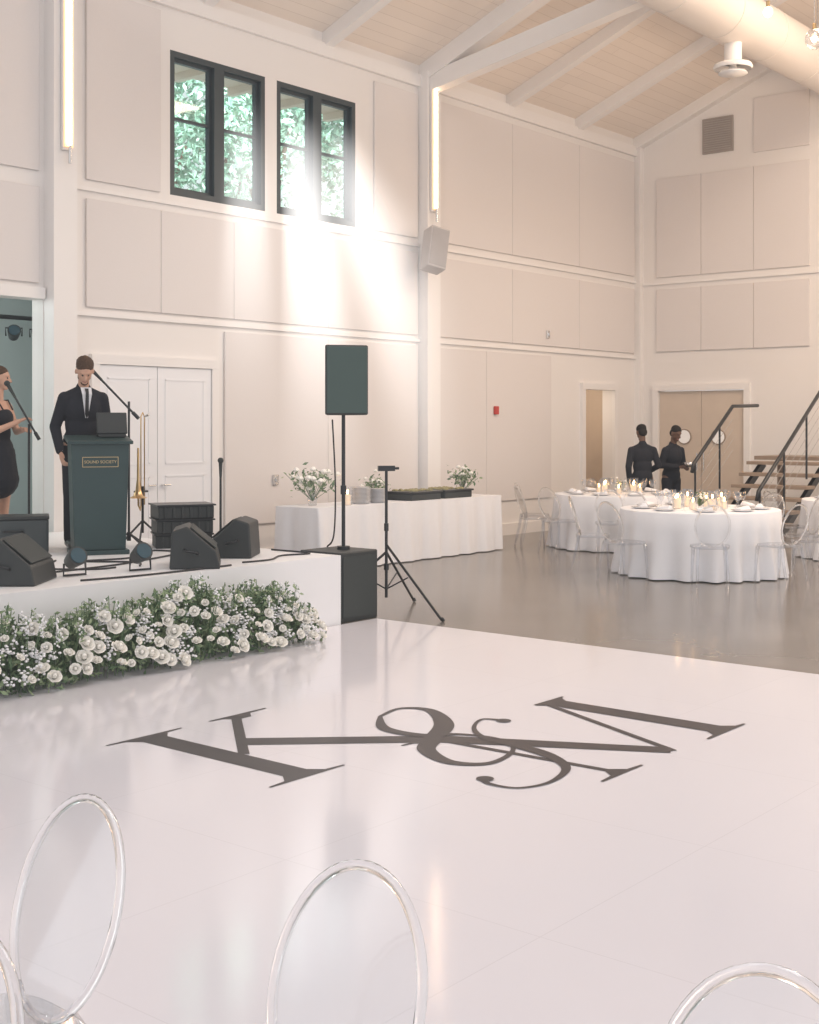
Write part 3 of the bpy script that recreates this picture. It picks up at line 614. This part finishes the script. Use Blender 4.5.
# ------------------------------------------------------------------ staircase
sc=root('staircase',(17.25,8.12,0),0,'floating wood tread staircase with black steel rails','staircase')
for k in range(7):
    MB().box((0.14+k*0.27,0,0.17*(k+1)-0.03),(0.32,1.20,0.05)).obj('tread',M_wood,parent=sc,bevel=0.005)
for s in (-1,1):
    m=MB(); y=s*0.5
    m.add([(0,y-.03,0),(0.2,y-.03,0),(2.05,y-.03,1.10),(1.95,y-.03,1.18),(0,y+.03,0),(0.2,y+.03,0),(2.05,y+.03,1.10),(1.95,y+.03,1.18)],[(0,1,2,3),(4,7,6,5),(0,4,5,1),(1,5,6,2),(2,6,7,3),(3,7,4,0)]); m.obj('stringer',M_metalblk,parent=sc)
MB().box((2.45,-0.6,1.23),(0.9,2.5,0.06)).box((2.7,-1.7,0.6),(0.1,0.1,1.2)).box((2.7,0.5,0.6),(0.1,0.1,1.2)).obj('landing',M_wood,parent=sc)
def rail(y,x0,x1,flat,z0=0.92):
    m=MB(); z=lambda x:z0+0.64*x
    pts=[(x0,y,z(x0)-0.12),(x0+0.05,y,z(x0)),(x1,y,z(x1))]
    if flat: pts+=[(x1+0.9,y,z(x1)+0.02)]
    m.tube(pts,0.028,8); m.obj('handrail',M_metalblk,parent=sc)
    k=x0+0.1
    while k<x1+0.05:
        MB().cyl((k,y,max(0,z(k)-0.97)),(k,y,z(k)),0.016,seg=8).obj('post',M_metalblk,parent=sc); k+=0.8
    for d in (0.2,0.36,0.52,0.68):
        MB().cyl((x0+0.1,y,z(x0+.1)-d),(x1,y,z(x1)-d),0.004,seg=5).obj('cable',M_silver,parent=sc)
rail(0.66,-0.10,1.25,True,1.24); rail(-0.64,-0.75,2.8,False,1.32)
# ------------------------------------------------------------------ ceiling services and fixtures
e=root('air_duct',(14.0,7.8,7.35),0,'white round air duct running under the pitched ceiling','air duct')
m=MB().cyl((-6,0,0),(XE-14.0-0.01,0,0),0.38,seg=36)
for k in range(9): m.cyl((-5+k*1.4,0,0),(-4.95+k*1.4,0,0),0.388,seg=36)
m.obj('duct',mat('duct_paint',(0.76,0.70,0.65),0.55,var=0.01),parent=e)
for k in range(5): MB().cyl((-5+k*2.6,0,0.38),(-5+k*2.6,0,roofz(7.8)-7.35),0.008,seg=6).obj('hanger',M_silver,parent=e)
e=root('ceiling_diffuser',(16.44,7.8,6.60),0,'white round diffuser hanging below the air duct','vent')
MB().cyl((0,0,0.1),(0,0,0.39),0.12).obj('neck',M_trim,parent=e); MB().lathe([(0.0,0.1),(0.25,0.1),(0.27,0.06),(0.25,0.03)],seg=32).lathe([(0.0,0.0),(0.18,0.0),(0.2,-0.03),(0,-0.05)],seg=32).cyl((0,0,-0.02),(0,0,0.1),0.05).obj('cone',M_trim,parent=e)
m=MB(); m.box((XE-0.02,10.22,6.86),(0.04,0.58,0.62)); gv=m.obj('return_grille',mat('grille_grey',(0.36,0.32,0.29),0.6)); tag(gv,'grey louvered return air grille high on the gable wall','air grille')
m=MB()
for k in range(14): m.box((XE-0.045,10.22,6.60+k*0.040),(0.02,0.5,0.010))
m.obj('louver',mat('louver_grey',(0.45,0.41,0.39),0.6),parent=gv)
for X,z0 in ((C1,4.70),(C2-0.04,4.85)):
    e=root('wall_light',(X,YW-0.19,z0),0,'tall slim glowing strip light mounted on the column','wall light','strip lights on the columns')
    MB().box((0,-0.015,0.95),(0.13,0.03,1.9)).obj('housing',M_trim,parent=e); MB().box((0,-0.04,0.95),(0.11,0.02,1.84)).obj('diffuser',M_amber,parent=e); MB().cyl((0,-0.07,0.05),(0,-0.07,1.85),0.014).obj('lamp_tube',M_led,parent=e)  # diffuser box added so the housing seems to glow amber
    MB().cyl((0,-0.07,-0.15),(0,-0.07,0.04),0.018).obj('end_cap',M_silver,parent=e)
e=root('wall_speaker',(14.42,YW-0.40,4.0),-0.45,'pale grey loudspeaker bracketed to the column','speaker')
RR=Matrix.Rotation(0.22,3,'Y')@Matrix.Rotation(-0.2,3,'X')
MB().box((0,-0.02,0.25),(0.30,0.28,0.62),R=RR).obj('cabinet',mat('light_grey_box',(0.56,0.53,0.52),0.5),parent=e,bevel=0.02)
MB().box(Vector((0,-0.02,0.25))+RR@Vector((0,-0.142,0)),(0.26,0.01,0.56),R=RR).obj('grille',mat('grey_mesh',(0.42,0.40,0.40),0.7),parent=e)
MB().cyl((0,0.08,0.3),(0.12,0.30,0.3),0.02).obj('bracket',M_silver,parent=e)
o=MB().box((16.42,YW-0.060,1.98),(0.09,0.05,0.13)).obj('fire_alarm',M_red,bevel=0.01); tag(o,'small red fire alarm pull station on the wall panel','fire alarm')
for x,z in ((11.6,1.05),(17.9,3.25)):
    o=MB().box((x,YW-0.050,z),(0.09,0.03,0.13)).box((x,YW-0.070,z),(0.03,0.02,0.05)).obj('wall_switch',M_silver,bevel=0.005); tag(o,'small metal wall control plate','wall switch','wall control plates')
for x,y,z,r in ((13.3,5.9,6.25,0.05),(13.6,5.5,5.95,0.10),(15.6,6.6,7.4,0.05)):
    e=root('pendant_light',(x,y,z),0,'bare warm bulb hanging on a thin cord','pendant light','pendant bulbs')
    MB().cyl((0,0,r+0.06),(0,0,roofz(y)-z),0.004,seg=6).obj('cord',M_silver,parent=e); MB().ell((0,0,0),(r,r,r*1.15)).obj('globe',M_bulb if r<0.1 else M_acr,parent=e); MB().cyl((0,0,r*1.0),(0,0,r+0.07),0.02).obj('socket',M_gold,parent=e)
    if r>0.09: MB().ell((0,0,0),0.035).obj('filament',M_bulb,parent=e)
# ------------------------------------------------------------------ people
def blob(name,prims,vox,mats,parent,matf=None,smooth=2):
    m=MB()
    for p in prims:
        if p[0]=='c':
            a,b,r1,r2=Vector(p[1]),Vector(p[2]),p[3],p[4]; m.ell(a,r1,12,8); m.ell(b,r2,12,8); m.cyl(a,b,r1,r2,12)
        else: m.ell(p[1],p[2],18,12,R=p[3] if len(p)>3 else None)
    o=m.obj('tmp',mats[0]); md=o.modifiers.new('r','REMESH'); md.mode='VOXEL'; md.voxel_size=vox; md.use_smooth_shade=True
    s=o.modifiers.new('s','SMOOTH'); s.factor=0.5; s.iterations=smooth
    dg=bpy.context.evaluated_depsgraph_get(); me=bpy.data.meshes.new_from_object(o.evaluated_get(dg)); bpy.data.objects.remove(o)
    me.materials.clear()
    for k in mats: me.materials.append(k)
    for f in me.polygons:
        f.use_smooth=True; f.material_index=matf(f.center) if matf else 0
    n=bpy.data.objects.new(name,me); COL.objects.link(n); n.parent=parent; return n
def person(loc,rz,label,h,arms,pitch,turn,skin,hair,outfit,longhair=False,beard=False,stoop=0.0):
    e=root('person',loc,rz,label,'person'); k=h/1.8; e.scale=(k,k,k)
    fw=Vector((0,-stoop,-stoop*0.25))
    P=Vector((0,0.0,1.55))+fw; RH=Matrix.Rotation(turn,3,'Z')@Matrix.Rotation(pitch,3,'X')
    P0=Vector((0,0,1.55))
    T=lambda v: P+RH@(Vector(v)-P0)
    fem=outfit=='dress'; sw=0.165 if fem else 0.172
    def U(v): return Vector(v)+fw*max(0,min(1,(v[2]-1.0)/0.43))
    sr,szh=(0.048,1.41) if fem else (0.036,1.395)
    B=[('e',(0,0,0.97),(0.150,0.105,0.12)),('e',U((0,0,1.14)),(0.125 if fem else 0.138,0.092,0.17)),('e',U((0,0,1.30)),(0.15 if fem else 0.155,0.098,0.15)),('c',U((-sw+.03,0,szh)),U((sw-.03,0,szh)),sr,sr),('c',U((0,0.01,1.42)),T((0,0.01,1.60)),0.052,0.050)]
    B+=[('e',T((0,0.012,1.70)),(0.074,0.092,0.093),RH),('e',T((0,-0.018,1.655)),(0.060,0.072,0.085),RH),('e',T((0,-0.062,1.59)),(0.030,0.026,0.022),RH),('c',T((0,-0.086,1.695)),T((0,-0.106,1.66)),0.008,0.013),('e',T((0,-0.066,1.715)),(0.048,0.020,0.011),RH),('e',T((0,-0.082,1.622)),(0.022,0.014,0.010),RH)]
    for s in (-1,1): B.append(('e',T((s*0.076,0.008,1.665)),(0.011,0.020,0.032),RH))
    for s in (-1,1):
        B+=[('c',(s*0.09,0,0.94),(s*0.10,-0.01,0.50),0.083,0.056),('c',(s*0.10,-0.01,0.50),(s*0.10,0.02,0.09),0.052,0.037),('e',(s*0.10,0.03,0.36),(0.052,0.055,0.12)),('c',(s*0.10,0.03,0.045),(s*0.11,-0.15,0.032),0.038,0.030)]
    JA=[]
    for s,(E,W) in zip((-1,1),arms):
        S=U((s*sw,0,1.39)); E=Vector(E);W=Vector(W); JA.append((s,S,E,W))
        B+=[('c',S,E,0.046 if fem else 0.040,0.036),('c',E,W,0.036,0.026)]
        n=(W-E).normalized(); side=Vector((0,-1,0)) if abs(n.z)>0.7 else Vector((-s,0,0.3)); side=(side-n*side.dot(n)).normalized(); pn=n.cross(side).normalized()
        if pn.x*s>0: pn=-pn
        Rm=Matrix((side,pn,n)).transposed()
        B.append(('e',W+n*0.05,(0.040,0.017,0.05),Rm))
        for i,L in zip((-1.5,-.5,.5,1.5),(0.062,0.076,0.080,0.070)):
            b=W+n*0.082+side*i*0.021; m1=b+n*L*0.5+pn*L*0.15; t=m1+n*L*0.22+pn*L*0.42; B+=[('c',b,m1,0.0095,0.0088),('c',m1,t,0.0088,0.0075)]
        b=W+n*0.025+side*0.03; m1=b+side*0.03+n*0.03; B+=[('c',b,m1,0.012,0.0105),('c',m1,m1+n*0.03+pn*0.006,0.0105,0.009)]
    eyes=[T((s*0.030,-0.083,1.692)) for s in(-1,1)]; lip=T((0,-0.095,1.622))
    def mf(c):
        if min((c-q).length for q in eyes)<0.013: return 1
        d=RH.transposed()@(c-lip)
        if abs(d.x)<0.024 and abs(d.z)<0.008 and abs(d.y)<0.02: return 2
        return 0
    body=blob('body',B,0.0075,[skin,M_eye,M_lip],e,mf)
    Hh=[('e',T((0,0.026,1.733)),(0.081,0.092,0.074),RH),('e',T((0,0.058,1.67)),(0.075,0.052,0.075),RH)]
    rnd=random.Random(3)
    for q in range(30):
        a=rnd.uniform(0,6.28); u=rnd.uniform(0.15,1.0); pq=Vector((0.070*u*math.cos(a),0.030+0.078*u*math.sin(a),1.732+0.064*math.sqrt(max(0,1-u*u)))); Hh.append(('e',T(pq),(0.016,0.020,0.012),RH))
    if longhair: Hh+=[('e',T((0,0.085,1.60)),(0.078,0.045,0.13),RH),('e',(0,0.10,1.47),(0.075,0.038,0.12)),('e',T((0.07,0.03,1.62)),(0.022,0.045,0.10),RH),('e',T((-0.07,0.03,1.62)),(0.022,0.045,0.10),RH)]
    blob('hair',Hh,0.008,[hair],e,smooth=2)
    if beard: blob('beard',[('e',T((0,-0.058,1.586)),(0.035,0.031,0.023),RH),('e',T((0.048,-0.010,1.615)),(0.011,0.030,0.026),RH),('e',T((-0.048,-0.010,1.615)),(0.011,0.030,0.026),RH)],0.007,[hair],e,smooth=1)
    if outfit in('suit','staff'):
        wd=1.0 if outfit=='suit' else 0.97
        C=[('e',(0,0,0.98),(0.168*wd,0.132,0.16)),('e',U((0,0,1.14)),(0.157*wd,0.118,0.19)),('e',U((0,-0.003,1.30)),(0.178*wd,0.128,0.165)),('c',U((-0.13,0.005,1.395)),U((0.13,0.005,1.395)),0.064,0.064),('c',U((0,0.01,1.42)),U((0,0.014,1.485)),0.078,0.068),('c',U((-0.165,0.0,1.388)),U((0.0,0.01,1.465)),0.056,0.058),('c',U((0.165,0.0,1.388)),U((0.0,0.01,1.465)),0.056,0.058)]
        if outfit=='suit': C+=[('e',(0,0,0.88),(0.175,0.132,0.10))]
        for s,S,E,W in JA: C+=[('c',S,E,0.061,0.052),('c',E,E+(W-E)*0.93,0.051,0.041)]
        blob('jacket' if outfit=='suit' else 'shirt',C,0.010,[M_suit],e,smooth=2)
        L=[('e',(0,0,0.93),(0.162,0.122,0.12))]
        for s in(-1,1): L+=[('c',(s*0.09,0,0.9),(s*0.10,-0.01,0.5),0.094,0.070),('c',(s*0.10,-0.01,0.5),(s*0.10,0.02,0.085),0.068,0.056)]
        blob('trousers',L,0.012,[M_suit],e)
        if outfit=='suit':
            m=MB(); f=[U(v) for v in [(-0.045,-0.120,1.43),(0.045,-0.120,1.43),(0.012,-0.145,1.20),(-0.012,-0.145,1.20),(-0.050,-0.080,1.49),(0.050,-0.080,1.49)]]; m.add(f,[(0,3,2,1),(0,1,5,4)]); m.obj('dress_shirt',M_shirt,parent=e)
            m=MB(); f=[U(v) for v in [(-0.014,-0.128,1.44),(0.014,-0.128,1.44),(0.018,-0.151,1.24),(0,-0.154,1.19),(-0.018,-0.151,1.24),(-0.018,-0.102,1.48),(0.018,-0.102,1.48)]]; m.add(f,[(0,4,3,2,1),(0,1,6,5)]); m.obj('tie',M_shoe,parent=e)
            for s,S,E,W in JA: MB().cyl(E+(W-E)*0.9,E+(W-E)*1.0,0.038,0.034).obj('shirt_cuff',M_shirt,parent=e)
    if outfit=='dress':
        C=[('e',(0,0,0.97),(0.172,0.13,0.14)),('e',(0,0,1.13),(0.138,0.108,0.17)),('e',(0,-0.015,1.28),(0.158,0.118,0.11)),('c',(0,0,0.9),(0,0,0.66),0.165,0.20)]
        blob('dress',C,0.012,[M_suit],e)
        for s in(-1,1): MB().tube([(s*0.09,-0.10,1.36),(s*0.10,-0.04,1.46),(s*0.09,0.06,1.45),(s*0.07,0.10,1.34)],0.008).obj('dress_strap',M_suit,parent=e)
    for s in(-1,1):
        blob('shoe',[('c',(s*0.10,0.035,0.05),(s*0.112,-0.165,0.036),0.048,0.036),('e',(s*0.11,-0.12,0.035),(0.046,0.075,0.033))],0.01,[M_shoe],e)
    return e
person((7.30,9.98,SZ),-pi/6+0.15,'man in black suit and tie looking down behind the lectern',1.82,[((-0.235,0.02,1.11),(-0.215,-0.10,0.88)),((0.235,-0.02,1.11),(0.16,-0.24,1.06))],0.80,-0.15,M_skin,M_hair,'suit',beard=True,stoop=0.08)
person((6.96,10.80,SZ),0.45,'woman in sleeveless black dress holding a microphone stand',1.70,[((-0.20,-0.10,1.15),(-0.03,-0.23,1.24)),((0.20,-0.08,1.14),(0.07,-0.24,1.16))],0.15,0.2,M_skin,M_hair,'dress',longhair=True)
person((17.62,9.86,0),pi*0.72,'staff member in black shirt and trousers standing with back turned',1.76,[((-0.25,0.02,1.15),(-0.14,-0.18,1.05)),((0.23,0.06,1.13),(0.20,-0.02,0.88))],0.35,0.3,M_skin_d,M_hairb,'staff')
pr=person((18.32,9.74,0),-0.3,'staff member in black shirt holding a small steel bowl',1.76,[((-0.25,-0.02,1.14),(-0.08,-0.25,1.12)),((0.25,-0.02,1.14),(0.08,-0.25,1.12))],0.5,0.0,M_skin_d,M_hairb,'staff',stoop=0.05)
e=root('serving_bowl',(18.32+0.40*math.sin(-0.3),9.74-0.40*math.cos(-0.3),1.10),0,'small steel serving bowl held by the staff member','bowl')
MB().lathe([(0.0,0.0),(0.05,0.0),(0.10,0.07),(0.105,0.07),(0.055,-0.006),(0,-0.006)],seg=20).obj('bowl',M_silver,parent=e)
# ------------------------------------------------------------------ painted light beams (soft-edged emissive volumes imitating lit haze)
def haze(cx,cz,hx,hz,V,g,S):  # emission-only volume: the beam's light is painted in, nothing scatters
    m=bpy.data.materials.new('painted_beam_glow'); m.use_nodes=True; nt=m.node_tree; nt.nodes.clear()
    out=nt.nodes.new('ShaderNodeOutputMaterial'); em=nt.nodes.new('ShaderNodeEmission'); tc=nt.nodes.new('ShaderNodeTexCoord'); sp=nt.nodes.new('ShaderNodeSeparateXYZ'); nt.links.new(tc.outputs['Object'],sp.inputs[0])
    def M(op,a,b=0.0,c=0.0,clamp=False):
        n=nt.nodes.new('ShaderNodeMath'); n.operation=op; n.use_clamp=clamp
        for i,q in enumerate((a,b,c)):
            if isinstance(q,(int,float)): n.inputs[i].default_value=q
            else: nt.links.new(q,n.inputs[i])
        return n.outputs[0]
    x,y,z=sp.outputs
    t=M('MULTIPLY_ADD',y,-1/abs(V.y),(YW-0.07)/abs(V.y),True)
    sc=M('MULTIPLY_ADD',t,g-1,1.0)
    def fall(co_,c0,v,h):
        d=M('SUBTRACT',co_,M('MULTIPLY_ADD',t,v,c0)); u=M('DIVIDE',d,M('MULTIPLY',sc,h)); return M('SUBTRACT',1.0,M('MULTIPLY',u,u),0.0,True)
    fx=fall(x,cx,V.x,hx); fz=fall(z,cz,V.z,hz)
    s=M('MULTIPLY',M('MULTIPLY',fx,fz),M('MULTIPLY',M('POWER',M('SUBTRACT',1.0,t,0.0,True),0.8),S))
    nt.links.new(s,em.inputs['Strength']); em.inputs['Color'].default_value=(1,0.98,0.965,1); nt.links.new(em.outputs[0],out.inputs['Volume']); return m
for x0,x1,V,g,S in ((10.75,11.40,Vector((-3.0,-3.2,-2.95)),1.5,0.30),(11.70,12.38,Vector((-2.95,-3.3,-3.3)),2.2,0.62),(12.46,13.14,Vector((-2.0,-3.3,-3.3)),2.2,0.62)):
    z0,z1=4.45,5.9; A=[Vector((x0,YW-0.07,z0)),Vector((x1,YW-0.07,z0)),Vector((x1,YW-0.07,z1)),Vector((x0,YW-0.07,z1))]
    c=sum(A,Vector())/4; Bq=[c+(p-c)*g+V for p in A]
    o=MB().add(A+Bq,[(0,1,2,3),(4,7,6,5),(0,4,5,1),(1,5,6,2),(2,6,7,3),(3,7,4,0)]).obj('painted_light_beam',haze(c.x,c.z,(x1-x0)/2,(z1-z0)/2,V,g,S)); tag(o,'painted daylight beam, a soft emissive volume below the high window','light beam','painted daylight beams',kind='stuff')
# ------------------------------------------------------------------ lighting
w=bpy.data.worlds.new('world'); scene.world=w; w.use_nodes=True; bg=w.node_tree.nodes['Background']
bg.inputs[0].default_value=(0.965,0.97,1.0,1); bg.inputs[1].default_value=1.13
def area(loc,size,power,col,rot=(0,0,0),sy=None,name='ceiling_fill'):
    l=bpy.data.lights.new('area','AREA'); l.size=size; l.energy=power; l.color=col
    if sy: l.shape='RECTANGLE'; l.size_y=sy
    o=bpy.data.objects.new(name,l); COL.objects.link(o); o.location=loc; o.rotation_euler=rot; return o
area((15.5,4.5,8.2),4,330,(1,0.80,0.62),sy=3)  # added warm fill high on the right, no fixture behind it
area((8,3.4,9.6),8,330,(0.98,0.98,0.98),sy=3)  # added neutral fill under the ridge, no fixture behind it
area((14.5,13.3,9.5),9,2500,(1,1,0.97),rot=(math.radians(60),0,0),sy=2,name='outdoor_fill')  # added panel that brightens the trees outside the windows
def point(loc,e_,col,r,name):
    l=bpy.data.lights.new('p','POINT'); l.energy=e_; l.color=col; l.shadow_soft_size=r; o=bpy.data.objects.new(name,l); COL.objects.link(o); o.location=loc
point((6.8,YW+1.5,3.2),65,(0.95,1,0.98),0.3,'alcove_fill')  # added fill that lightens the recess
point((19.5,YW+0.9,2.3),22,(1,0.85,0.68),0.2,'hall_lamp')
point((17.5,4.6,5.4),240,(1,0.72,0.48),0.4,'warm_fill')  # added warm fill to brighten the ceiling, apart from the hanging bulbs
point((13.0,4.2,5.6),120,(1,0.78,0.58),0.4,'warm_fill')  # second added warm fill, not placed at any bulb
vs_=scene.view_settings
vs_.view_transform='Standard'
try:
    vs_.use_curve_mapping=True; vs_.curve_mapping.black_level=(-0.019,-0.019,-0.0195); vs_.curve_mapping.update()
except Exception as ex: print(ex)
